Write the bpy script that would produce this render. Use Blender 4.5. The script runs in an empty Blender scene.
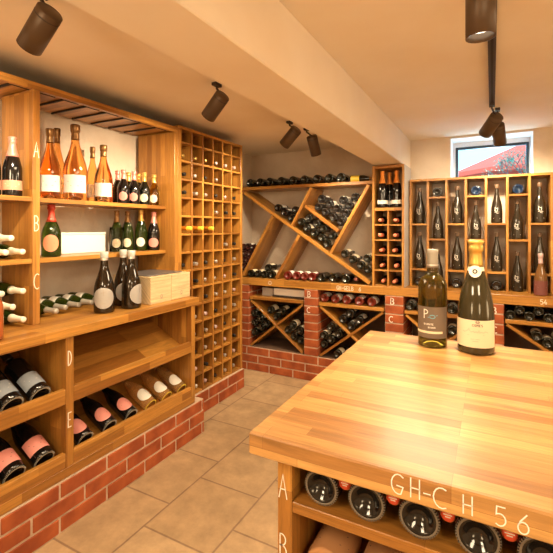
import bpy, bmesh, math, random
from math import pi, sin, cos, radians
from mathutils import Vector, Matrix
random.seed(7)
S = bpy.context.scene
COL = S.collection

# ------------------------------------------------------------ camera
cam_d = bpy.data.cameras.new('camera')
cam = bpy.data.objects.new('camera', cam_d); COL.objects.link(cam)
cam.location = (0, 0, 1.5)
cam.rotation_euler = (radians(90), 0, math.atan(215.5/408.0))
cam_d.sensor_width = 36; cam_d.lens = 36*408/553
cam_d.shift_y = -48.5/553
cam_d.clip_start = .02
S.camera = cam

# ------------------------------------------------------------ world, light, exposure
w = bpy.data.worlds.new('sky'); S.world = w; w.use_nodes = True
wn = w.node_tree.nodes; bg = wn['Background']
bg.inputs[0].default_value = (.30, .74, 1.0, 1); bg.inputs[1].default_value = 2.2
S.view_settings.view_transform = 'Standard'; S.view_settings.look = 'None'
S.view_settings.gamma = 1; S.view_settings.use_curve_mapping = False
S.view_settings.exposure = 0.5
WARM = (1.0, .79, .51)
SPOT_W = 62
def lamp(name, kind, loc, energy, color=WARM, aim=None, size=.05, angle=None, blend=.8):
    l = bpy.data.lights.new(name, kind); l.energy = energy; l.color = color
    if kind == 'AREA': l.size = size
    else: l.shadow_soft_size = size
    if angle: l.spot_size = radians(angle); l.spot_blend = blend
    o = bpy.data.objects.new(name, l); COL.objects.link(o); o.location = loc
    if aim is not None: o.rotation_euler = Vector(aim).to_track_quat('-Z', 'Y').to_euler()
    return o
# sun on the parasol outside
lamp('sun', 'SUN', (0, 8, 8), 3.0, (1, .96, .9), (.3, .5, -1), size=.02)
# hidden area light added for daylight bounced off the paving into the window
lamp('paving_bounce_fill', 'AREA', (0, 4.72, 1.94), 38, (.55, .80, 1.0), (0, -1, .55), size=.2)
# area lights added below the ceiling as warm fill, without fixtures
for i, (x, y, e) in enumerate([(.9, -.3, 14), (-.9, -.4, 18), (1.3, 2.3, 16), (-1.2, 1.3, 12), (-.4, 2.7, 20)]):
    lamp('ceiling_fill_light', 'AREA', (x, y, 2.0 if y < 0 else 2.05), e, WARM, (-.25 if x > 0 else 0, .5 if y < 0 else 0, -1), size=.5)

for x, y, z, e in ((1.2, -1.0, 1.35, 17), (-1.2, -1.1, 1.35, 20), (1.9, 1.3, 1.2, 12)):  # warm point lights added as fill out of view, no lamps there
    lamp('point_fill_light', 'POINT', (x, y, z), e, (1, .74, .42), size=.25)

# ------------------------------------------------------------ materials
def mat(name, color, rough=.5, metal=0, **kw):
    m = bpy.data.materials.new(name); m.use_nodes = True
    b = m.node_tree.nodes['Principled BSDF']
    b.inputs['Base Color'].default_value = (*color, 1)
    b.inputs['Roughness'].default_value = rough; b.inputs['Metallic'].default_value = metal
    for k, v in kw.items():
        b.inputs[k.replace('_', ' ')].default_value = v
    return m
def N(m, t, **kw):
    n = m.node_tree.nodes.new(t)
    for k, v in kw.items(): setattr(n, k, v)
    return n
def L(m, a, b): m.node_tree.links.new(a, b)
def math_n(m, op, a, b=None):
    n = N(m, 'ShaderNodeMath', operation=op)
    for i, v in enumerate((a, b)):
        if v is None: continue
        if isinstance(v, (int, float)): n.inputs[i].default_value = v
        else: L(m, v, n.inputs[i])
    return n.outputs[0]
def wood(name, axis, c1, c2, stave=.045, length=.5, rough=.36, rand=True):
    m = mat(name, c1, rough); b = m.node_tree.nodes['Principled BSDF']
    tc = N(m, 'ShaderNodeTexCoord'); sp = N(m, 'ShaderNodeSeparateXYZ'); L(m, tc.outputs['Object'], sp.inputs[0])
    o = [sp.outputs[i] for i in range(3)]; l = o['xyz'.index(axis)]; q = [o[i] for i in range(3) if i != 'xyz'.index(axis)]
    cross = math_n(m, 'ADD', q[0], q[1])
    if rand:
        oi = N(m, 'ShaderNodeObjectInfo')
        l = math_n(m, 'ADD', l, math_n(m, 'MULTIPLY', oi.outputs['Random'], 7.3))
        cross = math_n(m, 'ADD', cross, math_n(m, 'MULTIPLY', oi.outputs['Random'], 3.1))
    cb = N(m, 'ShaderNodeCombineXYZ'); L(m, l, cb.inputs[0]); L(m, cross, cb.inputs[1])
    br = N(m, 'ShaderNodeTexBrick'); L(m, cb.outputs[0], br.inputs[0])
    br.offset = .37; br.offset_frequency = 3; br.squash = 1.3; br.squash_frequency = 3
    br.inputs['Color1'].default_value = (*c1, 1); br.inputs['Color2'].default_value = (*c2, 1)
    br.inputs['Mortar'].default_value = (*[v*.8 for v in c2], 1)
    br.inputs['Scale'].default_value = 1; br.inputs['Mortar Size'].default_value = .0004
    br.inputs['Brick Width'].default_value = length; br.inputs['Row Height'].default_value = stave
    mp = N(m, 'ShaderNodeMapping'); mp.inputs['Scale'].default_value = (4.5, 75, 75); L(m, cb.outputs[0], mp.inputs[0])
    no = N(m, 'ShaderNodeTexNoise'); no.inputs['Scale'].default_value = 1; no.inputs['Detail'].default_value = 6; no.inputs['Roughness'].default_value = .72
    no.inputs['Distortion'].default_value = .6
    L(m, mp.outputs[0], no.inputs[0])
    mr = N(m, 'ShaderNodeMapRange'); mr.inputs[1].default_value = .3; mr.inputs[2].default_value = .7; mr.inputs[3].default_value = .64; mr.inputs[4].default_value = 1.18
    L(m, no.outputs[0], mr.inputs[0])
    mx = N(m, 'ShaderNodeVectorMath', operation='SCALE'); L(m, br.outputs[0], mx.inputs[0]); L(m, mr.outputs[0], mx.inputs['Scale'])
    L(m, mx.outputs[0], b.inputs['Base Color'])
    bp = N(m, 'ShaderNodeBump'); bp.inputs['Strength'].default_value = .08; bp.inputs['Distance'].default_value = .01
    L(m, no.outputs[0], bp.inputs['Height']); L(m, bp.outputs[0], b.inputs['Normal'])
    b.inputs['Coat Weight'].default_value = .12; b.inputs['Coat Roughness'].default_value = .2
    return m
OA, OB = (.54, .255, .050), (.28, .108, .019)
WX, WY, WZ = (wood('oak_'+a, a, OA, OB) for a in 'xyz')
TX = wood('table_oak', 'x', (.60, .33, .11), (.34, .15, .04), .036, .36, .42, rand=False)
PALEX = wood('pale_pine', 'y', (.74, .56, .33), (.66, .48, .26), .2, 2, .6)
def noisy(name, c1, c2, scale, rough=.8, bump=.2, dist=.01, detail=5, lo=.35, hi=.65):
    m = mat(name, c1, rough); b = m.node_tree.nodes['Principled BSDF']
    tc = N(m, 'ShaderNodeTexCoord'); no = N(m, 'ShaderNodeTexNoise'); L(m, tc.outputs['Object'], no.inputs[0])
    no.inputs['Scale'].default_value = scale; no.inputs['Detail'].default_value = detail
    r = N(m, 'ShaderNodeValToRGB'); L(m, no.outputs[0], r.inputs[0])
    r.color_ramp.elements[0].color = (*c1, 1); r.color_ramp.elements[0].position = lo
    r.color_ramp.elements[1].color = (*c2, 1); r.color_ramp.elements[1].position = hi
    L(m, r.outputs[0], b.inputs['Base Color'])
    bp = N(m, 'ShaderNodeBump'); bp.inputs['Strength'].default_value = bump; bp.inputs['Distance'].default_value = dist
    L(m, no.outputs[0], bp.inputs['Height']); L(m, bp.outputs[0], b.inputs['Normal'])
    return m
PLASTER = noisy('ceiling_plaster', (.84, .74, .60), (.88, .80, .68), 2.2, .9, .25, .03)
WALL = noisy('rough_wall_plaster', (.66, .55, .44), (.77, .67, .56), 3.5, .9, .6, .05)
BRICK = noisy('red_brick', (.25, .050, .013), (.42, .102, .028), 9, .75, .3, .005)
MORTAR = noisy('mortar', (.50, .37, .27), (.64, .50, .38), 30, .9, .4, .004)
def tiles():
    m = mat('travertine_tiles', (.6, .45, .3), .55); b = m.node_tree.nodes['Principled BSDF']
    tc = N(m, 'ShaderNodeTexCoord'); sx = N(m, 'ShaderNodeSeparateXYZ'); L(m, tc.outputs['Object'], sx.inputs[0]); mp = N(m, 'ShaderNodeCombineXYZ')
    L(m, math_n(m, 'ADD', sx.outputs[1], 4.5*2-1.69), mp.inputs[0]); L(m, math_n(m, 'ADD', sx.outputs[0], 1.55+4.1), mp.inputs[1])
    br = N(m, 'ShaderNodeTexBrick'); L(m, mp.outputs[0], br.inputs[0]); br.offset = .411; br.offset_frequency = 2
    br.inputs['Color1'].default_value = (.49, .34, .195, 1); br.inputs['Color2'].default_value = (.41, .275, .152, 1); br.inputs['Mortar'].default_value = (.27, .17, .10, 1)
    br.inputs['Scale'].default_value = 1; br.inputs['Mortar Size'].default_value = .007; br.inputs['Mortar Smooth'].default_value = .5
    br.inputs['Brick Width'].default_value = .45; br.inputs['Row Height'].default_value = .41
    no = N(m, 'ShaderNodeTexNoise'); no.inputs['Scale'].default_value = 7; no.inputs['Detail'].default_value = 9; no.inputs['Roughness'].default_value = .72
    L(m, tc.outputs['Object'], no.inputs[0])
    mr = N(m, 'ShaderNodeMapRange'); mr.inputs[1].default_value = .3; mr.inputs[2].default_value = .7; mr.inputs[3].default_value = .68; mr.inputs[4].default_value = 1.18; L(m, no.outputs[0], mr.inputs[0])
    v = N(m, 'ShaderNodeVectorMath', operation='SCALE'); L(m, br.outputs[0], v.inputs[0]); L(m, mr.outputs[0], v.inputs['Scale']); L(m, v.outputs[0], b.inputs['Base Color'])
    hs = math_n(m, 'SUBTRACT', math_n(m, 'MULTIPLY', no.outputs[0], .3), br.outputs['Fac'])
    bp = N(m, 'ShaderNodeBump'); bp.inputs['Strength'].default_value = .35; bp.inputs['Distance'].default_value = .008; L(m, hs, bp.inputs['Height']); L(m, bp.outputs[0], b.inputs['Normal'])
    return m
TILE = tiles()
DARKG = mat('dark_green_glass', (.004, .005, .003), .06, Specular_IOR_Level=.7)
BLACKG = mat('black_glass', (.006, .005, .005), .09, Specular_IOR_Level=.6)
BROWNG = mat('brown_glass', (.014, .008, .004), .08, Specular_IOR_Level=.6)
GREENG = mat('green_glass', (.055, .085, .012), .04, Transmission_Weight=.75, IOR=1.4)
OLIVEG = mat('olive_glass', (.17, .13, .018), .03, Transmission_Weight=.9, IOR=1.45)
ROSEG = mat('rose_wine_in_clear_glass', (1.0, .47, .13), .02, Transmission_Weight=1.0, IOR=1.42)
PINKG = mat('dark_rose_glass', (.030, .007, .007), .07)
GOLDG = mat('golden_wine_glass', (.80, .55, .10), .03, Transmission_Weight=1.0, IOR=1.4)
CLEAR = mat('clear_glass', (.95, .97, .97), .03, Transmission_Weight=1.0, IOR=1.12)
BLACKF = mat('black_foil', (.015, .013, .013), .35); BRONZEF = mat('bronze_foil', (.30, .16, .06), .35, .7)
PINKF = mat('pink_foil', (.80, .33, .28), .35, .4); REDF = mat('red_foil', (.60, .07, .04), .35, .3)
ORANGEF = mat('orange_foil', (.90, .33, .06), .35, .4); CORALF = mat('coral_foil', (.85, .25, .14), .4, .2)
GOLDF = mat('gold_foil', (.80, .54, .16), .32, .75); WHITEF = mat('cream_foil', (.85, .81, .68), .4, .1)
SILVERF = mat('silver_foil', (.75, .72, .70), .3, .8); LILAC = mat('mauve_foil', (.62, .45, .45), .4, .3)
YELLOWF = mat('yellow_foil', (.85, .62, .06), .4); STEELF = mat('grey_capsule', (.42, .39, .34), .4, .3)
PAPER = mat('white_label', (.82, .79, .73), .6); CREAM = mat('cream_label', (.80, .70, .52), .6)
PINKL = mat('pink_label', (.78, .30, .26), .6); SALMONL = mat('salmon_label', (.76, .30, .17), .6)
GREYL = mat('blue_grey_label', (.30, .34, .40), .6); TAUPE = mat('taupe_label', (.16, .12, .09), .6)
INK = mat('ink', (.06, .05, .05), .6); GREYINK = mat('grey_ink', (.35, .28, .22), .6); BLUEINK = mat('blue_ink', (.15, .45, .62), .6)
MAROON = mat('maroon_label', (.17, .05, .04), .6)
CHALK = mat('chalk', (.90, .84, .76), .95); KRAFT = mat('kraft_cardboard', (.42, .20, .08), .7)
BRONZE = mat('bronze_lacquer', (.105, .068, .042), .42, .35); TRACKM = mat('dark_track', (.045, .030, .024), .6, .1)
SHADEBLACK = mat('shade_black', (.02, .013, .01), .8); GREYP = mat('grey_board', (.50, .47, .45), .6)  # the near-black stands in for shade in gaps under the canopy
WHITEB = mat('white_box', (.86, .84, .80), .5); FRAMEM = mat('dark_window_frame', (.02, .045, .07), .35)
REVEAL = mat('white_reveal_paint', (.88, .90, .92), .7)
LENS = mat('lamp_lens', (1, .95, .85), .3); LENS.node_tree.nodes['Principled BSDF'].inputs['Emission Color'].default_value = (1, .93, .75, 1)
LENS.node_tree.nodes['Principled BSDF'].inputs['Emission Strength'].default_value = 2.5

# ------------------------------------------------------------ helpers
def box(bm, x0, x1, y0, y1, z0, z1, bev=.0015, mi=0):
    r = bmesh.ops.create_cube(bm, size=1, matrix=Matrix.LocRotScale(((x0+x1)/2, (y0+y1)/2, (z0+z1)/2), None, (abs(x1-x0), abs(y1-y0), abs(z1-z0))))
    fs = {f for v in r['verts'] for f in v.link_faces}
    for f in fs: f.material_index = mi
    if bev:
        es = list({e for v in r['verts'] for e in v.link_edges})
        bmesh.ops.bevel(bm, geom=es, offset=bev, segments=1, affect='EDGES', profile=.5)
def B(*boxes, bev=.0015):
    bm = bmesh.new()
    for b in boxes: box(bm, *b, bev=bev)
    return bm
def mesh_of(name, bm, m, smooth=False):
    me = bpy.data.meshes.new(name); bm.to_mesh(me); bm.free()
    for x in (m if isinstance(m, (list, tuple)) else [m]): me.materials.append(x)
    if smooth:
        for p in me.polygons: p.use_smooth = True
    return me
def obj(name, bm, m, parent=None, smooth=False, local=False):
    if parent is not None and not local:
        off = parent.location if parent.parent is None else parent.parent.location + parent.location
        bmesh.ops.translate(bm, vec=-Vector(off), verts=bm.verts)
    o = bpy.data.objects.new(name, mesh_of(name, bm, m, smooth)); COL.objects.link(o); o.parent = parent
    return o
def tag(o, label, cat, group=None, kind=None):
    o['label'] = label; o['category'] = cat
    if group: o['group'] = group
    if kind: o['kind'] = kind
    return o
def thing(name, label, cat, loc=(0, 0, 0), group=None):
    o = bpy.data.objects.new(name, None); COL.objects.link(o); o.location = loc; o.empty_display_size = .05
    return tag(o, label, cat, group)
def struct(name, bm, m, parent=None):
    o = obj(name, bm, m, parent); o['kind'] = 'structure'; return o
def lathe(bm, prof, seg=28, a0=0, a1=2*pi, mi=0):
    full = abs(a1-a0-2*pi) < 1e-6; n = seg if full else seg+1; rings = []
    for r, z in prof:
        if r < 1e-6: rings.append([bm.verts.new((0, 0, z))])
        else: rings.append([bm.verts.new((r*sin(a0+(a1-a0)*i/seg), -r*cos(a0+(a1-a0)*i/seg), z)) for i in range(n)])
    for p, q in zip(rings, rings[1:]):
        for i in range(seg):
            j = (i+1) % n
            if len(p) == 1 and len(q) == 1: continue
            if len(p) == 1: f = bm.faces.new((p[0], q[j], q[i]))
            elif len(q) == 1: f = bm.faces.new((p[i], p[j], q[0]))
            else: f = bm.faces.new((p[i], p[j], q[j], q[i]))
            f.material_index = mi; f.smooth = True
def tube(bm, pts, r, seg=8):
    pts = [Vector(p) for p in pts]; prev = None
    for i, p in enumerate(pts):
        d = (pts[min(i+1, len(pts)-1)]-pts[max(i-1, 0)]).normalized()
        q = d.to_track_quat('Z', 'Y').to_matrix(); rr = r[i] if isinstance(r, (list, tuple)) else r
        ring = [bm.verts.new(p+q@Vector((rr*cos(2*pi*k/seg), rr*sin(2*pi*k/seg), 0))) for k in range(seg)]
        if prev:
            for k in range(seg): bm.faces.new((prev[k], prev[(k+1) % seg], ring[(k+1) % seg], ring[k])).smooth = True
        else: bm.faces.new(ring[::-1])
        prev = ring
    bm.faces.new(prev)

# chalk and print strokes: polylines in a unit box
def arc(cx, cy, rx, ry, a, b, n=10): return [(cx+rx*cos(radians(a+(b-a)*i/n)), cy+ry*sin(radians(a+(b-a)*i/n))) for i in range(n+1)]
GL = {'A': [[(0, 0), (.38, 1), (.75, 0)], [(.15, .38), (.62, .38)]],
      'B': [[(.1, 0), (.1, 1)], [(.1, 1)]+arc(.25, .76, .38, .24, 90, -90)+[(.1, .52)], [(.1, .52)]+arc(.28, .26, .42, .26, 90, -90)+[(.1, 0)]],
      'C': [arc(.5, .5, .48, .5, 60, 300)], 'D': [[(.1, 0), (.1, 1)], [(.1, 1)]+arc(.15, .5, .55, .5, 90, -90)+[(.1, 0)]],
      'E': [[(.65, 1), (.1, 1), (.1, 0), (.65, 0)], [(.1, .5), (.5, .5)]],
      'F': [[(.65, 1), (.1, 1), (.1, 0)], [(.1, .5), (.5, .5)]],
      'G': [arc(.45, .52, .42, .48, 50, 290)+[(.72, .42), (.35, .45)]], 'H': [[(.1, 0), (.1, 1)], [(.65, 0), (.65, 1)], [(.1, .5), (.65, .5)]],
      'L': [[(.1, 1), (.1, 0), (.6, 0)]], 'Z': [[(.05, 1), (.7, 1), (.05, 0), (.7, 0)]], '-': [[(.1, .5), (.6, .5)]], 'O': [arc(.4, .5, .38, .5, 0, 360, 14)],
      '5': [[(.62, 1), (.15, 1), (.12, .58)]+arc(.33, .32, .34, .32, 110, -130)], '6': [[(.55, 1), (.2, .62)]+arc(.36, .3, .3, .3, 150, -210, 14)],
      '4': [[(.45, 1), (.05, .35), (.7, .35)], [(.5, .6), (.5, 0)]], 'M': [[(.05, 0), (.1, 1), (.42, .4), (.74, 1), (.8, 0)]],
      'P': [[(.1, 0), (.1, 1)], [(.1, 1)]+arc(.2, .74, .42, .26, 90, -90)+[(.1, .48)]],
      'R': [[(.1, 0), (.1, 1)], [(.1, 1)]+arc(.2, .76, .38, .24, 90, -90)+[(.1, .52)], [(.25, .52), (.65, 0)]],
      'S': [arc(.38, .75, .3, .25, 40, 270)+arc(.38, .25, .3, .25, 90, -140)], 'N': [[(.1, 0), (.1, 1), (.65, 0), (.65, 1)]], 'I': [[(.3, 0), (.3, 1)]], 'U': [[(.1, 1), (.1, .3)]+arc(.37, .27, .27, .27, 180, 360)+[(.64, 1)]],
      'T': [[(0, 1), (.7, 1)], [(.35, 1), (.35, 0)]]}
def strokes(bm, lines, fn, w):
    """ribbons of width w along polylines given in 2-D, mapped to the surface by fn(a, b) -> point"""
    for pl in lines:
        pl = [p for i, p in enumerate(pl) if i == 0 or math.hypot(p[0]-pl[i-1][0], p[1]-pl[i-1][1]) > 1e-7]
        n = len(pl); dirs = []
        if n < 2: continue
        for (a, b), (c, d) in zip(pl, pl[1:]):
            l = math.hypot(c-a, d-b); dirs.append(((c-a)/l, (d-b)/l))
        prev = None
        for i in range(n):
            d0 = dirs[max(i-1, 0)]; d1 = dirs[min(i, n-2)]
            nx, ny = -(d0[1]+d1[1]), d0[0]+d1[0]; l = math.hypot(nx, ny) or 1; nx, ny = nx/l, ny/l
            k = w/2/max(.45, nx*-d1[1]+ny*d1[0]); e = w*.4*(-1 if i == 0 else (1 if i == n-1 else 0))
            x, y = pl[i][0]+d1[0]*e, pl[i][1]+d1[1]*e
            cur = (bm.verts.new(fn(x-nx*k, y-ny*k)), bm.verts.new(fn(x+nx*k, y+ny*k)))
            if prev: bm.faces.new((prev[0], cur[0], cur[1], prev[1]))
            prev = cur
def text_lines(s, x, y, h, asp=.85, gap=.14):
    out = []
    for ch in s:
        if ch != ' ':
            for pl in GL[ch]: out.append([(x+p[0]*h*asp, y+p[1]*h) for p in pl])
        x += h*(.75*asp+gap)
    return out
def chalk(s, o, u, h, w, parent, asp=.85, gap=.14, up=(0, 0, 1), name='chalk_letter'):
    o, u, up = Vector(o), Vector(u), Vector(up); bm = bmesh.new()
    strokes(bm, text_lines(s, 0, 0, h, asp, gap), lambda a, b: o+u*a+up*b, w)
    c = obj(name, bm, CHALK, parent); c['label'] = 'white chalk writing'
    return c

# ------------------------------------------------------------ bottles
def smooth_prof(pts, sub=3):
    out = []
    n = len(pts)
    for i in range(n-1):
        p0, p1, p2, p3 = pts[max(i-1, 0)], pts[i], pts[i+1], pts[min(i+2, n-1)]
        for k in range(sub):
            t = k/sub
            out.append(tuple(.5*((2*p1[j])+(-p0[j]+p2[j])*t+(2*p0[j]-5*p1[j]+4*p2[j]-p3[j])*t*t+(-p0[j]+3*p1[j]-3*p2[j]+p3[j])*t**3) for j in (0, 1)))
    out.append(pts[-1]); return out
PUNT = [(0, .060), (.25, .055), (.50, .030), (.66, .006), (.74, 0), (.88, .001), (.965, .009)]
BODY = {'champagne': [(1, .022), (1, .2), (1, .42), (.955, .50), (.82, .59), (.62, .68), (.45, .76), (.36, .83), (.33, .885)],
        'prestige': [(1, .022), (1.01, .14), (1, .29), (.95, .40), (.84, .51), (.68, .61), (.51, .69), (.40, .755), (.35, .82), (.325, .885)],
        'sleek': [(1, .022), (1, .2), (.99, .36), (.90, .47), (.72, .57), (.52, .67), (.40, .75), (.35, .83), (.33, .90)],
        'bordeaux': [(1, .015), (1, .3), (1, .60), (.96, .65), (.80, .695), (.55, .73), (.41, .765), (.375, .82), (.37, .90)],
        'burgundy': [(1, .020), (1, .25), (1, .44), (.93, .52), (.74, .61), (.54, .69), (.42, .76), (.37, .84), (.36, .90)],
        'ruinart': [(1, .022), (1, .25), (1.0, .38), (.95, .47), (.80, .56), (.60, .64), (.42, .71), (.33, .78), (.31, .885)],
        'provence': [(1, .022), (.97, .2), (.99, .36), (.88, .48), (.66, .585), (.46, .68), (.35, .76), (.31, .84), (.30, .90)]}
TOPS = {'cork': [(.41, .900), (.41, .945), (.35, .955), (.44, .972), (.44, .990), (.30, 1.0), (0, 1.0)],
        'flat': [(.375, .90), (.40, .955), (.40, .992), (.36, 1.0), (0, 1.0)]}
def r_at(kind, R, f):
    p = BODY[kind]
    for (r0, z0), (r1, z1) in zip(p, p[1:]):
        if z0 <= f <= z1: return R*(r0+(r1-r0)*(f-z0)/(z1-z0))
    return R*p[-1][0] if f > .5 else R
CACHE = {}
def spec(kind, H, R, glass, foil, top='flat', foil_from=.78, labels=(), collar=None, ring=None, base=None):
    return dict(kind=kind, H=H, R=R, glass=glass, foil=foil, top=top, ff=foil_from, labels=labels, collar=collar, ring=ring, base=base)
def bottle_parts(key, s):
    if key in CACHE: return CACHE[key]
    H, R, kind = s['H'], s['R'], s['kind']; parts = []
    seg = 32 if H > .34 else 24
    bm = bmesh.new(); prof = [(r*R, z*H) for r, z in PUNT]+[(r*R, z*H) for r, z in smooth_prof(BODY[kind])]
    prof += [(.32*R, .93*H), (0, .93*H)]
    lathe(bm, prof, seg); parts.append(('glass_body', mesh_of('glass_body', bm, s['glass']), None))
    bm = bmesh.new(); ff = s['ff']; n = 5
    fp = [(r_at(kind, R, ff)+.0004, ff*H)]+[(r_at(kind, R, ff+(.89-ff)*i/n)+.0010, (ff+(.89-ff)*i/n)*H) for i in range(n+1)]
    fp += [(r*R, z*H) for r, z in TOPS[s['top']]]
    lathe(bm, fp, 20); parts.append(('foil_capsule', mesh_of('foil_capsule', bm, s['foil']), None))
    if s['collar']:
        f0, f1, cm = s['collar']; bm = bmesh.new()
        lathe(bm, [(r_at(kind, R, f)+.0018, f*H) for f in (f0, (f0+f1)/2, f1)], 20); parts.append(('neck_collar', mesh_of('neck_collar', bm, cm), None))
    if s['base']:
        bm = bmesh.new(); lathe(bm, [(.80*R, -.0008), (.86*R, -.0022), (.90*R, -.0006)], 30)
        for k in range(44):
            a = 2*pi*k/44; bmesh.ops.create_cube(bm, size=1, matrix=Matrix.Translation((.93*R*cos(a), .93*R*sin(a), .0012)) @ Matrix.Rotation(a, 4, 'Z') @ Matrix.Diagonal((.0028, .0016, .003, 1)))
        parts.append(('base_rim', mesh_of('base_rim', bm, s['base']), None))
    for lb in s['labels']:
        f0, f1, arcd, lm, shape, ink = lb[:6]; ac = radians(lb[6]) if len(lb) > 6 else 0
        bm = bmesh.new(); rr = lambda f: r_at(kind, R, f)+.0012
        A = radians(arcd)/2
        if shape == 'oval':
            fc = (f0+f1)/2; pt = lambda a, f: Vector(((rr(f)+.0004)*sin(ac+a), -(rr(f)+.0004)*cos(ac+a), f*H))
            prev = None; ctr = bm.verts.new(pt(0, fc))
            for k in range(1, 7):
                ringv = [bm.verts.new(pt(A*k/6*cos(t), fc+.5*(f1-f0)*k/6*sin(t))) for t in [2*pi*i/24 for i in range(24)]]
                for i in range(24):
                    j = (i+1) % 24
                    bm.faces.new((ctr, ringv[i], ringv[j]) if prev is None else (prev[i], ringv[i], ringv[j], prev[j]))
                prev = ringv
        else:
            lathe(bm, [(rr(f0+(f1-f0)*i/4), (f0+(f1-f0)*i/4)*H) for i in range(5)], 14, ac-A, ac+A)
        sub = []
        if ink:
            b2 = bmesh.new(); im, lines = ink
            W = 2*A*R; hh = (f1-f0)*H
            fn = lambda a, b: Vector(((rr(f0)+.0014)*sin(ac+(a-.5)*2*A), -(rr(f0)+.0014)*cos(ac+(a-.5)*2*A), f0*H+b*hh))
            for pl, wd in lines:
                strokes(b2, [pl], fn, wd)
            sub.append(('printed_lines', mesh_of('printed_lines', b2, im), None))
        parts.append(('label', mesh_of('label', bm, lm), sub))
    CACHE[key] = parts
    return parts
def bottle(key, s, name, label, loc, group=None, spin=0, axis=None, up=None, cat='bottle'):
    """axis None: standing, label turned by spin; else lying with the base at loc and the neck along axis"""
    t = thing(name, label, cat, loc, group)
    if axis is None: t.rotation_euler = (0, 0, spin)
    else:
        z = Vector(axis).normalized(); u = Vector(up or (0, 0, 1)); u = (u-z*u.dot(z)).normalized()
        y = -u; x = y.cross(z); t.rotation_euler = Matrix((x, y, z)).transposed().to_euler()
    for pn, me, sub in bottle_parts(key, s):
        o = bpy.data.objects.new(pn, me); COL.objects.link(o); o.parent = t
        for sn, sm, _ in (sub or []):
            q = bpy.data.objects.new(sn, sm); COL.objects.link(q); q.parent = o
    return t
HL = lambda y, a=.2, b=.8: [(a, y), (b, y)]
TXT1 = [(HL(.70, .25, .75), .03), (HL(.45, .15, .85), .02), (HL(.32, .3, .7), .02)]
TXT2 = [(HL(.62, .25, .75), .04), (HL(.38, .35, .65), .025)]
ORD = ['first', 'second', 'third', 'fourth', 'fifth', 'sixth', 'seventh', 'eighth', 'ninth', 'tenth', 'eleventh', 'twelfth', 'thirteenth', 'fourteenth', 'fifteenth', 'sixteenth']

# ------------------------------------------------------------ the room
XL, YB, ZC, XR, YF = -2.5, 4.12, 2.35, 2.3, -1.7
struct('floor', B((XL-.2, XR+.2, YF-.2, YB+.3, -.15, 0), bev=0), TILE)
struct('ceiling', B((XL-.2, XR+.2, YF-.2, YB+.3, ZC, ZC+.15), bev=0), PLASTER)
struct('wall_left', B((XL-.2, XL, YF-.2, YB+.3, 0, ZC), bev=0), WALL)
struct('wall_right', B((XR, XR+.2, YF-.2, YB+.3, 0, ZC), bev=0), WALL)
struct('wall_front', B((XL, XR, YF-.2, YF, 0, ZC), bev=0), WALL)
WX0, WX1, WZ0, WZ1 = -.345, .315, 1.93, 2.335
struct('wall_back', B((XL, WX0, YB, YB+.3, 0, ZC), (WX1, XR, YB, YB+.3, 0, ZC), (WX0, WX1, YB, YB+.3, 0, WZ0), (WX0, WX1, YB, YB+.3, WZ1, ZC), bev=0), WALL)
# ceiling beam, plaster
struct('trim_1', B((-.95, -.70, YF, YB, 2.07, ZC), bev=.004), PLASTER)
# white window reveal lining
win = struct('window_1', B((WX0, WX0+.006, YB-.002, YB+.28, WZ0, WZ1), (WX1-.006, WX1, YB-.002, YB+.28, WZ0, WZ1), (WX0, WX1, YB-.002, YB+.28, WZ1-.006, WZ1), (WX0, WX1, YB-.002, YB+.28, WZ0, WZ0+.006), bev=0), REVEAL)
FY = YB+.23
obj('window_frame', B((-.315, -.292, FY, FY+.04, WZ0+.01, 2.285), (.275, .297, FY, FY+.04, WZ0+.01, 2.285), (-.292, .275, FY, FY+.04, 2.262, 2.285), (-.292, .275, FY, FY+.04, WZ0+.01, WZ0+.035), bev=.001), FRAMEM, win)
obj('frame_surround', B((WX0+.006, -.3155, FY+.01, FY+.03, WZ0+.006, WZ1-.006), (.2975, WX1-.006, FY+.01, FY+.03, WZ0+.006, WZ1-.006), (-.315, .297, FY+.01, FY+.03, 2.2855, WZ1-.006), bev=0), REVEAL, win)
pane = obj('pane', B((-.292, .275, FY+.018, FY+.022, WZ0+.035, 2.262), bev=0), mat('window_glass', (.97, .99, 1), .0, Transmission_Weight=1.0, IOR=1.05), win)

# outside the window
GRAVEL = noisy('outdoor_paving', (.55, .52, .47), (.68, .65, .6), 5, .9)
struct('ground', B((-8, 8, YB+.3, 16, 1.78, 1.86), bev=0), GRAVEL)
par = thing('garden_parasol', 'red garden parasol open outside behind the small high window', 'parasol', (.50, 8.2, 1.86))
REDC = mat('red_parasol_cloth', (.62, .085, .05), .8, Subsurface_Weight=0.0)
bm = bmesh.new(); apex = Vector((.50, 8.2, 2.98)); rim = []
for k in range(8):
    a = 2*pi*(k+.5)/8; rim.append((Vector((.50+1.2*cos(a), 8.2+1.2*sin(a), 2.45)), a))
for k in range(8):
    p, q = rim[k][0], rim[(k+1) % 8][0]
    v = [bm.verts.new(c) for c in (apex, p, q, p-Vector((0, 0, .07)), q-Vector((0, 0, .07)))]
    bm.faces.new(v[:3]); bm.faces.new((v[1], v[3], v[4], v[2]))
c = obj('canopy', bm, REDC, par); md = c.modifiers.new('cloth', 'SOLIDIFY'); md.thickness = .006
bm = bmesh.new(); tube(bm, [(.50, 8.2, 1.86), (.50, 8.2, 2.96)], .025); obj('pole', bm, mat('wooden_pole', (.4, .25, .12)), par)
for p, a in rim:
    bm = bmesh.new(); tube(bm, [apex+Vector((0, 0, -.03)), p+Vector((0, 0, -.02))], .012, 6); obj('rib', bm, mat('rib_paint', (.75, .12, .07)) if 'rib_paint' not in bpy.data.materials else bpy.data.materials['rib_paint'], par)
bm = bmesh.new(); tube(bm, [(.50, 8.2, 1.86), (.50, 8.2, 1.93)], .25, 20); obj('base', bm, TRACKM, par)
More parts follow.
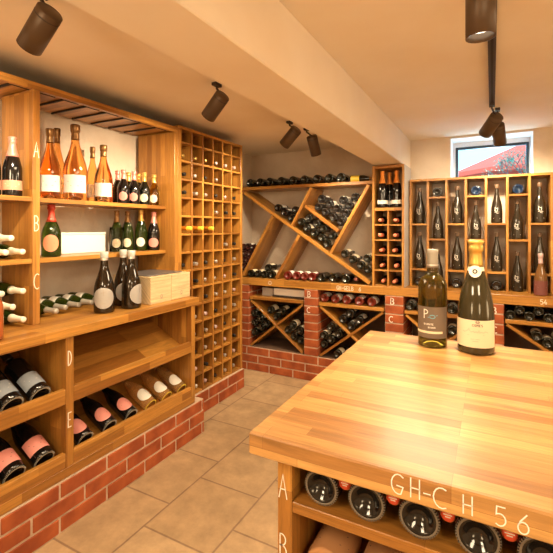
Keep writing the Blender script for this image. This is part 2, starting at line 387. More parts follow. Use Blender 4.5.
tree = thing('tree', 'thin branching tree with pale blue green leaves outside the window', 'tree', (.42, 6.6, 1.86))
bm = bmesh.new(); rnd = random.Random(4); tips = []
def branch(p, d, l, r, n):
    q = p+d*l; tube(bm, [p, p+d*l*.5+Vector((rnd.uniform(-.02, .02), 0, rnd.uniform(-.02, .02))), q], [r, r*.85, r*.7], 6); tips.append(q)
    if n:
        for _ in range(3):
            e = (d+Vector((rnd.uniform(-.9, .9), rnd.uniform(-.6, .6), rnd.uniform(-.35, .5)))).normalized(); branch(q, e, l*.72, r*.62, n-1)
branch(Vector((.42, 6.6, 1.86)), Vector((-.45, 0, 1)).normalized(), .25, .022, 4)
obj('trunk', bm, mat('bark', (.16, .09, .09), .9), tree)
bm = bmesh.new()
for q in tips[4:]:
    for _ in range(5):
        M = Matrix.Translation(q+Vector([rnd.uniform(-.07, .07) for _ in range(3)])) @ Matrix.Rotation(rnd.uniform(0, 6), 4, Vector((rnd.random(), rnd.random(), rnd.random()+.1)).normalized()) @ Matrix.Scale(rnd.uniform(.016, .03), 4)
        bm.faces.new([bm.verts.new(M@Vector(c)) for c in ((-.5, 0, 0), (0, -.35, .1), (.8, 0, 0), (0, .35, .1))])
obj('foliage', bm, mat('leaf_green', (.10, .30, .24), .6), tree)

# ------------------------------------------------------------ brickwork
def brickwork(name, label, faces, core, cat='brick base', parent=None):
    """core: mortar blocks; faces: (axis, const, a0, a1, z0, z1, rows, brick_len, shift)"""
    bm = bmesh.new(); rd = random.Random(len(name)+len(label))
    for c in core: box(bm, *c, bev=0, mi=1)
    for ax, k, a0, a1, z0, z1, rows, bl, sh in faces:
        rh = (z1-z0)/rows; g = .006
        for r in range(rows):
            s = a0 - (((r*.5+sh) % 1.0)*bl if bl < a1-a0 else 0); zz0, zz1 = z0+r*rh+g, z0+(r+1)*rh-g
            while s < a1-1e-4:
                p0, p1 = max(s, a0)+(g if s > a0-1e-6 else 0), min(s+bl, a1)-(g if s+bl < a1 else 0); s += bl
                if p1-p0 < .012: continue
                e = rd.uniform(.006, .009)
                if ax == 'x': box(bm, k-.03, k+e-.006, p0, p1, zz0, zz1, bev=.003)
                elif ax == 'y': box(bm, p0, p1, k-e+.006, k+.03, zz0, zz1, bev=.003)
                elif ax == '-x': box(bm, k-e+.006, k+.03, p0, p1, zz0, zz1, bev=.003)
                elif ax == '-y': box(bm, p0, p1, k-.03, k+e-.006, zz0, zz1, bev=.003)
                elif ax == 'z': pass
    o = obj(name, bm, [BRICK, MORTAR], parent)
    if parent is None: tag(o, label, cat)
    return o
m3 = .004
brickwork('brick_plinth', 'low red brick plinth under the left counter cabinet', [('x', -1.87, .15, 2.40, 0, .25, 3, .277, .95), ('-y', 2.40, -2.06, -1.876, 0, .25, 3, .2, 0)], [(-2.499, -1.87-m3, .15, 2.355, 0, .249), (-2.055, -1.87-m3, 2.354, 2.40-m3, 0, .249)])
brickwork('brick_plinth', 'low red brick plinth under the grid of bottle cells', [('x', -2.062, 2.41, 3.25, 0, .18, 2, .277, .4), ('-y', 3.25, -2.4, -2.068, 0, .18, 2, .3, 0)], [(-2.499, -2.062-m3, 2.3555, 3.25-m3, 0, .179)])
brickwork('brick_plinth', 'long red brick base course below the crossed racks', [('y', 3.68, -2.49, 2.28, 0, .25, 3, .27, .3)], [(-2.499, 2.299, 3.68+m3, YB-.001, 0, .249)])
def pillar(x0, x1, label, letters=()):
    rows = 8; z0, z1 = .25, .898
    o = brickwork('brick_pillar', label, [('y', 3.68, x0, x1, z0, z1, rows, .5, 0), ('-x', x0, 3.70, YB-.01, z0, z1, rows, .24, .3), ('x', x1, 3.70, YB-.01, z0, z1, rows, .24, .3)],
                  [(x0+m3, x1-m3, 3.68+m3, YB-.001, z0+.0005, z1)], 'brick pillar')
    for ch, xx, zz, h in letters: chalk(ch, (xx, 3.6755, zz), (1, 0, 0), h, .007, o)
    return o
pillar(-2.49, -2.276, 'brick pillar in the left corner beside the grid rack')
pillar(-1.641, -1.493, 'slim brick pillar with chalk B and C between the two crossed racks', [('B', -1.60, .825, .055), ('C', -1.605, .672, .05)])
pillar(-.849, -.686, 'brick pillar with chalk letters right of the five rosé bottles', [('B', -.80, .822, .055), ('C', -.81, .665, .05)])
pillar(-.08, .084, 'brick pillar seen just right of the big sparkling bottle', [('B', -.0, .82, .05), ('C', -.0, .665, .05)])
pillar(.85, 1.01, 'brick pillar at the far right under the display rack')

# ------------------------------------------------------------ left counter cabinet
CB = -1.88
cab = thing('counter_cabinet', 'oak counter cabinet with sloping open bottle bays along the left wall', 'cabinet', (-2.1, 1.3, .25))
obj('base_board', B((-2.49, CB, .2, 2.31, .252, .30)), WY, cab)
obj('back_panel', B((-2.497, -2.48, .2, 2.31, .25, .949)), WY, cab)
for y0, y1, nm in ((.2, .24, 'end_panel'), (1.31, 1.352, 'divider_panel'), (2.27, 2.31, 'end_panel')):
    p = obj(nm, B((-2.478, CB+.001, y0, y1, .301, .949)), WZ, cab)
    if nm == 'divider_panel':
        for ch, z in (('D', .81), ('E', .50)):
            o2 = Vector((CB+.0018, 1.318, z)); b2 = bmesh.new(); strokes(b2, text_lines(ch, 0, 0, .072, .4), lambda a, b, o2=o2: o2+Vector((0, a, b)), .005); q = obj('chalk_letter', b2, CHALK, cab); q['label'] = 'white chalk letter '+ch
for y0, y1 in ((.241, 1.309), (1.353, 2.269)):
    for z in (.30, .62):
        obj('lip_rail', B((CB-.025, CB, y0, y1, z, z+.075)), WY, cab)
        bm = bmesh.new(); t = .018; d = .55; k = math.tan(radians(27))
        x0, x1 = CB-.027, CB-.027-d; zz = z+.004
        vs = [bm.verts.new(c) for yy in (y0, y1) for c in ((x0, yy, zz), (x1, yy, zz+d*k), (x1, yy, zz+d*k-t), (x0, yy, zz-t if z > .5 else zz))]
        for f in ((0, 1, 2, 3), (7, 6, 5, 4), (0, 4, 5, 1), (1, 5, 6, 2), (2, 6, 7, 3), (3, 7, 4, 0)): bm.faces.new([vs[i] for i in f])
        obj('sloping_shelf', bm, WY, cab)
tag(obj('countertop', B((-2.498, -1.868, .2, 2.345, .951, 1.0), bev=.003), WY), 'continuous oak countertop over the left counter cabinet', 'countertop')

# ------------------------------------------------------------ upper wall shelving
GX = -2.08
sh = thing('wall_shelving', 'oak wall shelving with slatted canopy above the left counter', 'shelving', (-2.3, 1.3, 1.0))
post = obj('post_panel', B((-2.36, GX, 1.265, 1.303, 1.001, 2.213)), WZ, sh)
obj('end_panel', B((-2.45, GX, 2.322, 2.358, 1.001, 2.213)), WZ, sh)
obj('end_panel', B((-2.45, GX, .2, .238, 1.001, 2.213)), WZ, sh)
obj('front_rail', B((GX-.028, GX, .2, 2.358, 2.214, 2.252)), WY, sh)
obj('top_panel', B((-2.45, GX-.03, .2, 2.358, 2.246, 2.254)), SHADEBLACK, sh)  # coloured near-black so the gaps between slats look shaded
ys = [2.316-.1425*i for i in range(15)]
for a, b in zip(ys, ys[1:]):
    obj('canopy_slat', B((-2.45, GX-.036, b+.006, a-.006, 2.222, 2.2455)), WX, sh)
    q = obj('shadow_strip', B((-2.44, GX-.040, b-.006, b+.005, 2.213, 2.2215), (GX-.040, GX-.030, b-.006, b+.09, 2.213, 2.2215), bev=0), SHADEBLACK, sh); q['label'] = 'black strip drawn as shadow line under the canopy'  # black strips put in as the shadow line along each slat
obj('shelf', B((-2.45, -2.165, 1.304, 2.321, 1.640, 1.665)), WY, sh); obj('shelf', B((-2.45, -2.165, 1.304, 2.321, 1.310, 1.335)), WY, sh)
obj('shelf', B((-2.45, -2.085, .239, 1.264, 1.636, 1.660)), WY, sh); obj('shelf', B((-2.45, -2.085, .239, 1.264, 1.318, 1.342)), WY, sh)
for ch, z in (('A', 1.865), ('B', 1.485), ('C', 1.185)):
    b2 = bmesh.new(); o2 = Vector((GX+.001, 1.27, z)); strokes(b2, text_lines(ch, 0, 0, .078, .45), lambda a, b: o2+Vector((0, a, b)), .004); q = obj('chalk_letter', b2, CHALK, sh); q['label'] = 'white chalk letter '+ch

# ------------------------------------------------------------ grid rack
gr = thing('grid_wine_rack', 'tall oak grid wine rack with six columns of square cells', 'wine rack', (-2.3, 2.8, .18))
gy = [2.378, 2.5235, 2.660, 2.797, 2.934, 3.071, 3.208+.025]
gy[0] = 2.379
GB, GT = .181, 2.252
obj('back_panel', B((-2.497, -2.485, 2.36, 3.25, GB, GT)), WZ, gr)
for i, y in enumerate(gy):
    h = .019 if i == 0 else (.016 if i == 6 else .0085)
    obj('vertical_divider', B((-2.483, GX, y-h, y+h, GB, GT)), WZ, gr)
obj('top_board', B((-2.483, GX+.002, 2.361, 3.249, GT+.0005, GT+.022)), WY, gr)
gz = [GT-.002]+[2.160-.1407*i for i in range(14)]+[.195]
rowz = gz[1:]
for i, z in enumerate(rowz):
    for c in range(6):
        a = gy[c]+(.0192 if c == 0 else .0087); b = gy[c+1]-(.0162 if c == 5 else .0087)
        obj('cell_shelf', B((-2.483, GX-.003, a, b, z-.015, z)), WY, gr)
SW = [spec('bordeaux', .30, .037, DARKG, f, foil_from=.80) for f in (BLACKF, SILVERF, GOLDF, LILAC)]
occ = {2: [(0, 2), (1, 2), (2, 2), (3, 1), (4, 3), (5, 3)], 3: [(c, 1 if c % 2 else 0) for c in range(4)], 4: [(c, (0, 1, 1, 0, 3, 0)[c]) for c in range(6)],
       5: [(3, 1), (4, 0), (5, 0)], 7: [(4, 1), (5, 0)], 8: [(c, c % 2) for c in range(6)]}
for r in range(9, 16): occ[r] = [(c, (r*3+c*5) % 4 if (r*3+c*5) % 4 != 2 else 1) for c in range(1, 6)]
fn = ['black foil', 'silver foil', 'gold foil', 'mauve foil']
rb = random.Random(3)
for r, lst in occ.items():
    if r >= len(gz): continue
    for c, k in lst:
        yc = (gy[c]+gy[c+1])/2+rb.uniform(-.012, .012); z = gz[r]+.0375
        bottle('sw%d' % k, SW[k], 'wine_bottle', '%s-topped wine bottle in the grid rack, %s row down, %s column' % (fn[k].replace(' foil', ''), ORD[r-1], ORD[c]),
               (-2.405+rb.uniform(0, .015), yc, z), 'bottles in the grid rack', axis=(1, rb.uniform(-.02, .02), 0), up=(0, 0, 1))
# three amber bottles lying lengthwise on straw in the sixth row
AMB = spec('bordeaux', .36, .040, mat('amber_glass', (.62, .20, .02), .08, Transmission_Weight=.3), YELLOWF, foil_from=.955)
for c in (0, 1, 2):
    bottle('amb', AMB, 'wine_bottle', 'glowing amber bottle in the grid rack, sixth row down, %s column' % ORD[c], (-2.40, (gy[c]+gy[c+1])/2, gz[6]+.041), 'amber bottles in the grid rack', axis=(1, .03, .0), up=(0, 0, 1))

# ------------------------------------------------------------ back ledge and diagonal rack
led = obj('long_ledge', B((-2.495, 2.29, 3.68, YB-.003, .90, .975), bev=.003), WX)
tag(led, 'long thick oak ledge along the back wall over the brick pillars', 'ledge')
bm = bmesh.new(); strokes(bm, text_lines('GH-GELB  6', 0, 0, .036, .75, .1), lambda a, b: Vector((-1.30+a, 3.679, .918+b)), .0045)
q = obj('chalk_writing', bm, CHALK, led)
bm = bmesh.new(); strokes(bm, text_lines(' 54', 0, 0, .036, .75, .1), lambda a, b: Vector((.30+a, 3.679, .92+b)), .0045); obj('chalk_writing', bm, CHALK, led)
bm = bmesh.new(); strokes(bm, [arc(-2.02, .935, .018, .018, 0, 360)], lambda a, b: Vector((a, 3.679, b)), .004); obj('chalk_mark', bm, CHALK, led)

dr = thing('diagonal_wine_rack', 'oak wine rack with slanting boards forming triangles and a diamond', 'wine rack', (-1.66, 3.83, .976))
DY0, DY1 = 3.68, 3.99
obj('top_board', B((-2.40, -.963, DY0, DY1, 1.902, 1.932)), WX, dr)
def slant(p, q, name='slanting_board', t=.030, off=0, par=dr, y0=DY0, y1=DY1, m=WX):
    """board whose centre line runs p -> q in the x-z plane; its ends are cut level like the joiner's"""
    (x0, z0), (x1, z1) = p, q; d = Vector((x1-x0, 0, z1-z0)); l = d.length; ang = math.atan2(z1-z0, x1-x0)
    bm = B((-l/2, l/2, y0+off-(y0+y1)/2, (y1-y0)/2, -t/2, t/2))
    o = obj(name, bm, m, par, local=True); c = Vector(((x0+x1)/2, (y0+y1)/2, (z0+z1)/2))-Vector(par.location)
    o.location = c; o.rotation_euler = (0, -ang, 0); return o
A0, A1 = (-2.345, 1.880), (-.985, .995)
slant(A0, A1)
Bt, Bb = (-.995, 1.893), (-1.362, 1.262); slant(Bt, Bb)
Ct, Cb = (-1.562, 1.893), (-1.768, 1.526); slant(Ct, Cb)
Da, Db = (-1.628, 1.716), (-1.288, 1.470); slant(Da, Db)
Ea, Eb = (-1.690, 1.430), (-1.950, .985); slant(Ea, Eb)
Fa, Fb = (-1.990, 1.620), (-2.352, .990); slant(Fa, Fb)
LINES = [(A0, A1), (Bt, Bb), (Ct, Cb), (Da, Db), (Ea, Eb), (Fa, Fb)]
def relax(pts, dmin, lines, clear, xmin=-9, xmax=9, zmin=-9):
    P = [Vector((p[0], p[1])) for p in pts]; sg = []
    for p in P:
        row = []
        for a, b in lines:
            a, b = Vector(a), Vector(b); d = (b-a).normalized(); n = Vector((-d.y, d.x)); row.append((a, b, d, n, 1 if (p-a).dot(n) >= 0 else -1))
        sg.append(row)
    for _ in range(300):
        for i in range(len(P)):
            for j in range(i):
                v = P[i]-P[j]; l = v.length
                if l < dmin: v = v.normalized()*(dmin-l)/2 if l > 1e-6 else Vector((.01, 0)); P[i] += v; P[j] -= v
            for a, b, d, n, s in sg[i]:
                t = (P[i]-a).dot(d)
                if -.03 < t < (b-a).length+.03:
                    e = (P[i]-a).dot(n)*s
                    if e < clear: P[i] += n*s*(clear-e)
            P[i].x = min(max(P[i].x, xmin), xmax); P[i].y = max(P[i].y, zmin)
    return [(p.x, p.y) for p in P]
DB = spec('bordeaux', .29, .038, BLACKG, BLACKF, labels=[(.15, .52, 150, PAPER, 'rect', None)])
DG = spec('burgundy', .29, .038, DARKG, BLACKF, labels=[(.12, .42, 150, CREAM, 'rect', None)])
CH = spec('champagne', .30, .044, DARKG, GOLDF, 'cork')
RB = spec('burgundy', .29, .034, PINKG, REDF, labels=[(.14, .42, 140, PAPER, 'rect', None)])
RS = spec('champagne', .29, .041, mat('rosy_glass', (.13, .014, .009), .06), PINKF, 'cork', labels=[(.12, .40, 150, PAPER, 'rect', None)])
def lay(pts, sp, key, y, desc, group, name='wine_bottle', r=None, positions=None):
    pts = list(pts)
    for i, (x, z) in enumerate(pts):
        lab = desc % (positions[i] if positions else ORD[i])
        bottle(key, sp, name, lab, (x, y+random.uniform(-.008, .008), z), group, axis=(random.uniform(-.01, .01), 1, 0), up=(random.uniform(-.6, .6), 0, 1))
lay([(x, 1.932+.0455) for x in (-2.275, -2.151, -2.035, -1.905, -1.770, -1.643, -1.510, -1.383, -1.262)], CH, 'ch', 3.70, 'dark sparkling bottle lying on top of the diagonal rack, %s from the left', 'bottles on top of the diagonal rack', 'champagne_bottle')
YB_ = spec('burgundy', .26, .035, YELLOWF, BRONZEF, foil_from=.62)
bottle('yb', spec('burgundy', .26, .034, BLACKG, BRONZEF, foil_from=.70, labels=[(.04, .36, 359, YELLOWF, 'rect', None)]), 'wine_bottle', 'yellow-labelled bottle lying sideways at the right end of the rack top', (-1.205, 3.80, 1.967), axis=(1, .05, 0))
def order(pts): return sorted(pts, key=lambda p: (-round(p[1], 2), p[0]))
def cell(pts, sp, key, desc, group, rr=.0385, **kw):
    q = order(relax(pts, 2*rr+.001, LINES, rr+.0165, **kw)); lay(q, sp, key, 3.70, desc, group)
cell([(-1.946, 1.707), (-1.862, 1.658), (-1.742, 1.680), (-1.791, 1.60)], DB, 'db', 'dark bottle in the upper left triangle of the diagonal rack, %s from the top', 'bottles in the upper left triangle')
cell([(-1.466, 1.784), (-1.385, 1.729), (-1.496, 1.703), (-1.247, 1.766), (-1.128, 1.789), (-1.304, 1.686), (-1.184, 1.71), (-1.429, 1.654), (-1.219, 1.636), (-1.348, 1.605), (-1.269, 1.557), (-1.40, 1.80), (-1.30, 1.76)][:11], DB, 'db', 'dark bottle in the upper compartment of the diamond, %s from the top', 'bottles in the diamond upper compartment')
cell([(-1.680, 1.560), (-1.600, 1.600), (-1.618, 1.5), (-1.511, 1.536), (-1.542, 1.451), (-1.444, 1.493), (-1.466, 1.405), (-1.355, 1.428), (-1.407, 1.350)], DG, 'dg', 'dark bottle in the lower compartment of the diamond, %s from the top', 'bottles in the diamond lower compartment')
cell([(-1.227, 1.258), (-1.15, 1.206), (-1.074, 1.156), (-1.010, 1.222), (-1.010, 1.120)], DG, 'dg', 'dark bottle heaped against the narrow tower rack, %s from the top', 'bottles heaped beside the tower rack', xmax=-1.003)
cell([(-2.45, 1.015), (-2.375, 1.015), (-2.41, 1.085), (-2.345, 1.085), (-2.45, 1.155), (-2.37, 1.16), (-2.305, 1.16), (-2.41, 1.225), (-2.335, 1.235), (-2.27, 1.225), (-2.37, 1.295), (-2.30, 1.30), (-2.235, 1.29)], RB, 'rb', 'reddish bottle stacked in the rack corner beside the grid rack, %s from the top', 'reddish bottles in the left corner', rr=.0345, xmin=-2.455, zmin=1.017)
cell([(-2.27, 1.016), (-2.185, 1.016), (-2.10, 1.016), (-2.015, 1.016), (-2.06, 1.085)], DG, 'dg', 'dark bottle on the ledge between the two parallel slanting boards, %s from the top', 'bottles between the parallel boards', zmin=1.016)
C7 = relax([(-1.83, 1.018), (-1.735, 1.018), (-1.65, 1.018), (-1.565, 1.018)], .086, LINES, .06, zmin=1.0195)
lay(sorted(C7), RS, 'rs', 3.70, 'rosé bottle in the right-hand triangle on the ledge, %s from the left', 'rosé bottles on the ledge', 'rose_wine_bottle')
lay([(-1.462, 1.020), (-1.345, 1.020), (-1.222, 1.020)], CH, 'ch', 3.70, 'dark green bottle lying on the ledge below the diamond, %s from the left', 'dark green bottles on the ledge', 'champagne_bottle')
bottle('rs', RS, 'rose_wine_bottle', 'rosé bottle with its pink neck pointing outwards on the ledge by the sloping board', (-1.135, 4.0, 1.018), axis=(0, -1, 0), up=(0, 0, 1)).location = (-1.135, 4.03, 1.018)

# ------------------------------------------------------------ crossed racks in the brick openings
DARKB = noisy('dark_brown_board', (.10, .055, .035), (.15, .085, .055), 8, .7, .1)
def crossed(x0, x1, label, shelf_z=(.75, .78), frame=True):
    t = thing('crossed_wine_rack', label, 'wine rack', ((x0+x1)/2, 3.85, .251))
    obj('shelf', B((x0+.002, x1-.002, 3.685, YB-.02, shelf_z[0], shelf_z[1])), WX, t)
    obj('back_panel', B((x0+.002, x1-.002, YB-.018, YB-.008, .2515, .895)), DARKB, t)  # dark brown sheet across the back of the opening
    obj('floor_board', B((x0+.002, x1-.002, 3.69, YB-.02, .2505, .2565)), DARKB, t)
    a, b = x0+.012, x1-.012; z0, z1 = .262, shelf_z[0]-.012
    slant((a, z0), (b, z1), 'diagonal_board', .022, 0, t, 3.69, 4.07)
    slant((a, z1), (b, z0), 'diagonal_board', .022, .003, t, 3.69, 4.07)
    return [((a, z0), (b, z1)), ((a, z1), (b, z0))]
def xcell(lines, pts, sp, key, desc, group, x0, x1, rr=.039):
    q = order(relax(pts, 2*rr+.001, lines, rr+.013, xmin=x0+rr+.008, xmax=x1-rr-.008, zmin=.258+rr)); lay(q, sp, key, 3.705, desc, group)
l1 = crossed(-2.270, -1.647, 'crossed wooden bottle rack in the left brick opening')
xcell(l1, [(-2.225, .60), (-2.225, .50), (-2.225, .40), (-2.15, .55), (-2.14, .46), (-2.08, .50)], DG, 'dg', 'dark bottle in the left quarter of the left crossed rack, %s from the top', 'bottles in the left crossed rack, left quarter', -2.276, -1.641)
xcell(l1, [(-2.034, .65), (-1.965, .585), (-1.90, .65)], DG, 'dg', 'dark bottle in the top quarter of the left crossed rack, %s from the top', 'bottles in the left crossed rack, top quarter', -2.276, -1.641)
xcell(l1, [(-1.835, .46), (-1.776, .52), (-1.76, .40), (-1.70, .47), (-1.69, .38)], DG, 'dg', 'dark bottle in the right quarter of the left crossed rack, %s from the top', 'bottles in the left crossed rack, right quarter', -2.276, -1.641)
l2 = crossed(-1.487, -.855, 'crossed wooden bottle rack under the five rosé bottles')
xcell(l2, [(-1.44, .46), (-1.372, .548), (-1.29, .49), (-1.44, .373), (-1.365, .43)], DG, 'dg', 'dark bottle in the left quarter of the middle crossed rack, %s from the top', 'bottles in the middle crossed rack, left quarter', -1.493, -.849)
xcell(l2, [(-1.25, .635), (-1.178, .70), (-1.093, .64), (-1.167, .582)], DB, 'db', 'dark bottle in the top quarter of the middle crossed rack, %s from the top', 'bottles in the middle crossed rack, top quarter', -1.493, -.849)
xcell(l2, [(-1.30, .292), (-1.21, .292)], DG, 'dg', 'dark bottle at the bottom of the middle crossed rack, %s from the top', 'bottles in the middle crossed rack, bottom quarter', -1.493, -.849)
l3 = crossed(-.680, -.086, 'crossed wooden bottle rack behind the olive green bottle')
xcell(l3, [(-.298, .64), (-.38, .63)], DG, 'dg', 'dark bottle in the third crossed rack between the table bottles, %s from top', 'bottles in the third crossed rack', -.686, -.08)
l4 = crossed(.090, .844, 'crossed wooden bottle rack at the far right')
xcell(l4, [(.297, .655), (.365, .60), (.44, .655), (.50, .60), (.56, .66)], DG, 'dg', 'dark bottle in the far right crossed rack top quarter, %s from the top', 'bottles in the far right crossed rack', .084, .85)
WS = spec('champagne', .29, .042, mat('copper_glass', (.13, .018, .010), .06), PINKF, 'cork', labels=[(.04, .42, 170, WHITEB, 'rect', None)])
lay([(-1.438, .8225), (-1.323, .8225), (-1.210, .8225), (-1.088, .8225), (-.975, .8225)], WS, 'ws', 3.70, 'rosé bottle with white label under the ledge, %s from the left', 'row of rosé bottles under the ledge', 'rose_wine_bottle')
for i, x in enumerate((-.635, -.545, -.455, -.30, -.21, -.12)):
    bottle('ch2', spec('champagne', .29, .040, DARKG, PINKF, 'cork', labels=[(.10, .40, 170, WHITEB, 'rect', None)]), 'champagne_bottle', 'dark bottle with white label on the third crossed rack shelf, %s from the left' % ORD[i], (x, 3.70, .8205), 'bottles on the third crossed rack shelf', axis=(0, 1, 0), up=(.4, 0, 1))
LOWB = spec('burgundy', .29, .0368, DARKG, PINKF)
low = [(.128, .8173), (.254, .8173), (.380, .8173), (.506, .8173)]
lay(low, LOWB, 'lowb', 3.70, 'dark bottle in the far right opening, bottom layer, %s from the left', 'stacked bottles in the far right opening')
PN = spec('champagne', .29, .040, DARKG, PINKF, 'cork')
for i, x in enumerate((.191, .317, .443)):
    bottle('lowb', LOWB, 'wine_bottle', 'dark bottle in the far right opening, upper layer, %s from the left' % ORD[i], (x, 3.705, .8592+.0012), 'stacked bottles in the far right opening, upper layer', axis=(0, 1, 0))
# white box on its dark tray, back of the left opening
t = thing('storage_box', 'flat white box lying behind the shelf of the left crossed rack', 'box', (-1.85, 3.86, .781))
obj('box_body', B((-2.02, -1.66, 3.76, 3.98, .800, .872), bev=.003), WHITEB, t); obj('dark_tray', B((-2.03, -1.655, 3.75, 3.985, .781, .800)), TRACKM, t)
tag(obj('storage_box', B((-2.17, -2.045, 3.78, 3.98, .781, .866), bev=.003), GREYP), 'small greyish box left of the flat white box under the ledge', 'box')

# ------------------------------------------------------------ tower rack
TY0, TY1 = 3.68, 4.0
tw = thing('tower_wine_rack', 'narrow oak tower rack with ten cells and an open top compartment', 'wine rack', (-.82, 3.84, .976))
obj('side_panel', B((-.962, -.941, TY0, TY1, .976, 2.062)), WZ, tw)
sp_ = obj('side_panel', B((-.700, -.681, TY0, TY1, .976, 2.062)), WZ, tw)
q = obj('outer_face', B((-.6805, -.676, TY0+.006, TY1, .976, 2.060)), GREYP, tw); q['label'] = 'grey outer face'  # thin even grey face over the right side panel
obj('top_board', B((-.940, -.701, TY0, TY1, 2.036, 2.062)), WX, tw)
obj('back_panel', B((-.940, -.701, TY1-.010, TY1, .976, 2.035)), WZ, tw)
obj('shelf', B((-.940, -.701, TY0, TY1-.011, 1.655, 1.683)), WX, tw)
obj('vertical_divider', B((-.8275, -.8125, TY0, TY1-.011, .976, 1.654)), WZ, tw)
tz = [.985, 1.125, 1.262, 1.398, 1.534]
for z in tz:
    for a, b in ((-.940, -.828), (-.812, -.701)): obj('cell_shelf', B((a, b, TY0+.002, TY1-.011, z-.014 if z > 1 else .977, z)), WX, tw)
TB = spec('burgundy', .285, .037, DARKG, CORALF, foil_from=.70)
for r, z in enumerate(tz[::-1]):
    for c, x in enumerate((-.885, -.757)):
        dx = random.uniform(-.010, .010)
        bottle('tb', TB, 'wine_bottle', 'coral-capped bottle in the tower rack, %s row down, %s column' % (ORD[r], ('left', 'right')[c]), (x+dx, 3.975, z+.0375), 'coral-capped bottles in the tower rack', axis=(random.uniform(-.04, .04), -1, 0))
OC = spec('champagne', .335, .046, BLACKG, ORANGEF, 'cork', .66, [(.10, .20, 200, PAPER, 'rect', (INK, [(HL(.5, .3, .7), .06)]))])
for x, y, l in ((-.885, 3.745, 'front left'), (-.845, 3.86, 'back'), (-.760, 3.76, 'right')):
    bottle('oc', OC, 'champagne_bottle', 'orange-foiled sparkling bottle on top of the tower rack, %s one' % l, (x, y, 1.684), 'orange-foiled bottles in the tower top', spin=.25)

# ------------------------------------------------------------ display rack under the window
RY0, RY1 = 3.85, 4.115
rk = thing('display_wine_rack', 'wide oak display rack with tall staggered cells under the window', 'wine rack', (.1, 3.98, .976))
rx = [-.655, -.508, -.352, -.199, -.0445, .112, .267, .418, .574, .730]
for i, x in enumerate(rx):
    obj('vertical_divider', B((x-.0095, x+.0095, RY0, RY1, .976, 1.919)), WZ, rk)
obj('top_board', B((rx[0]-.0095, rx[-1]+.0095, RY0, RY1, 1.920, 1.940)), WX, rk)
SMOKE = mat('smoky_dark_glass', (.022, .016, .010), .15); BROWNF = mat('dark_brown_seal', (.14, .08, .045), .45); DIMINK = mat('dull_white_print', (.78, .74, .68), .6)
SK = spec('sleek', .328, .043, SMOKE, BROWNF, foil_from=.955, labels=[])
def script_label():
    rd = random.Random(2); out = []
    for k in range(5):
        y = .80-.15*k; pl = [(.22+.07*i, y+rd.uniform(-.05, .05)) for i in range(8)]; out.append((pl[:4+k % 3+1], .0035))
    return out
SK['labels'] = [(.24, .40, 75, SMOKE, 'rect', (DIMINK, [([(.30, 1.05), (.24, .5), (.42, .45)], .07), ([(.42, .85), (.62, .9), (.60, .45)], .06), ([(.25, .28), (.5, .3), (.78, .26)], .06), ([(.45, .12), (.7, .05)], .05)])),
                (.10, .14, 60, SMOKE, 'rect', (DIMINK, [(HL(.5, .1, .9), .35)]))]
for i in range(9):
    a, b = rx[i]+.0098, rx[i+1]-.0098; xc = (a+b)/2
    col = ORD[i]
    if i % 2 == 0:
        for z in (1.540, 1.134): obj('cell_shelf', B((a, b, RY0+.002, RY1, z-.016, z)), WX, rk)
        stand = [(1.5405, 'upper'), (1.1345, 'lower')]; lying = [(.976+.0, 'bottom')]
    else:
        for z in (1.778, 1.405): obj('cell_shelf', B((a, b, RY0+.002, RY1, z-.016, z)), WX, rk)
        stand = [(1.4055, 'middle'), (.9765, 'bottom')]; lying = [(1.7785, 'top')]
    for z, nm in stand:
        bottle('sk', SK, 'wine_bottle', 'slender dark bottle with white script standing in the display rack, %s cell of column %s' % (nm, ['one', 'two', 'three', 'four', 'five', 'six', 'seven', 'eight', 'nine'][i]),
               (xc+.002*((i*7) % 5-2), 3.925, z), 'slender dark bottles in the display rack', spin=.05*((i*3) % 5-2))
    for z, nm in lying:
        g = BLUEB = None
        key, spc = ('lyb', spec('sleek', .225, .041, mat('blue_black_glass', (.004, .014, .04), .06) if 'blue_black_glass' not in bpy.data.materials else bpy.data.materials['blue_black_glass'], BROWNF, foil_from=.94)) if i in (3, 5) else ('lyd', spec('sleek', .225, .040, BLACKG, BROWNF, foil_from=.94))
        bottle(key, spc, 'wine_bottle', '%s bottle lying base outwards in the display rack, %s cell of the %s column' % ('bluish' if i in (3, 5) else 'black', nm, col), (xc, 3.875, z+.0415), 'lying bottles in the display rack', axis=(0, 1, 0))
PK = spec('provence', .325, .046, mat('smoky_rose_glass', (.16, .075, .025), .06), LILAC, 'flat', .76, [(.02, .36, 200, MAROON, 'rect', (PAPER, [(HL(.72), .02), (HL(.55, .3, .7), .008), (HL(.4, .25, .75), .008)]))])
bottle('pk', PK, 'rose_wine_bottle', 'brown rosé bottle with mauve cap and maroon label standing on the ledge', (.335, 3.765, .976), spin=.2)

# ------------------------------------------------------------ bottles in the left shelves
def face(x, y): return math.atan2(0-x, -(0-y)) if True else 0     # turn the label (local -Y) towards the aisle
def spin_to(x, y, tx=-.4, ty=.1): return math.atan2(tx-x, -(ty-y))
RO = [(.10, .33, 120, PAPER, 'rect', (GREYINK, TXT2))]
def rose(key, x, y, H, R, desc, z=1.6655, labels=RO, foil=BRONZEF):
    bottle(key, spec('provence', H, R, ROSEG, foil, 'flat', .80, labels), 'rose_wine_bottle', desc, (x, y, z), 'large rosé bottles', spin=spin_to(x, y))
rose('r1', -2.25, 1.468, .405, .058, 'large rosé bottle with bronze capsule next to the chalk A post')
rose('r2', -2.398, 1.635-.024, .455, .050, 'rosé bottle half hidden behind the two biggest rosé bottles')
rose('r3', -2.265, 1.640, .468, .070, 'biggest rosé bottle, tallest on the upper shelf')
rose('r4', -2.40, 1.868, .385, .045, 'slim rosé bottle between the tallest rosé and the last large one')
rose('r5', -2.255, 1.838, .378, .058, 'large rosé bottle nearest the small oval-label bottles')
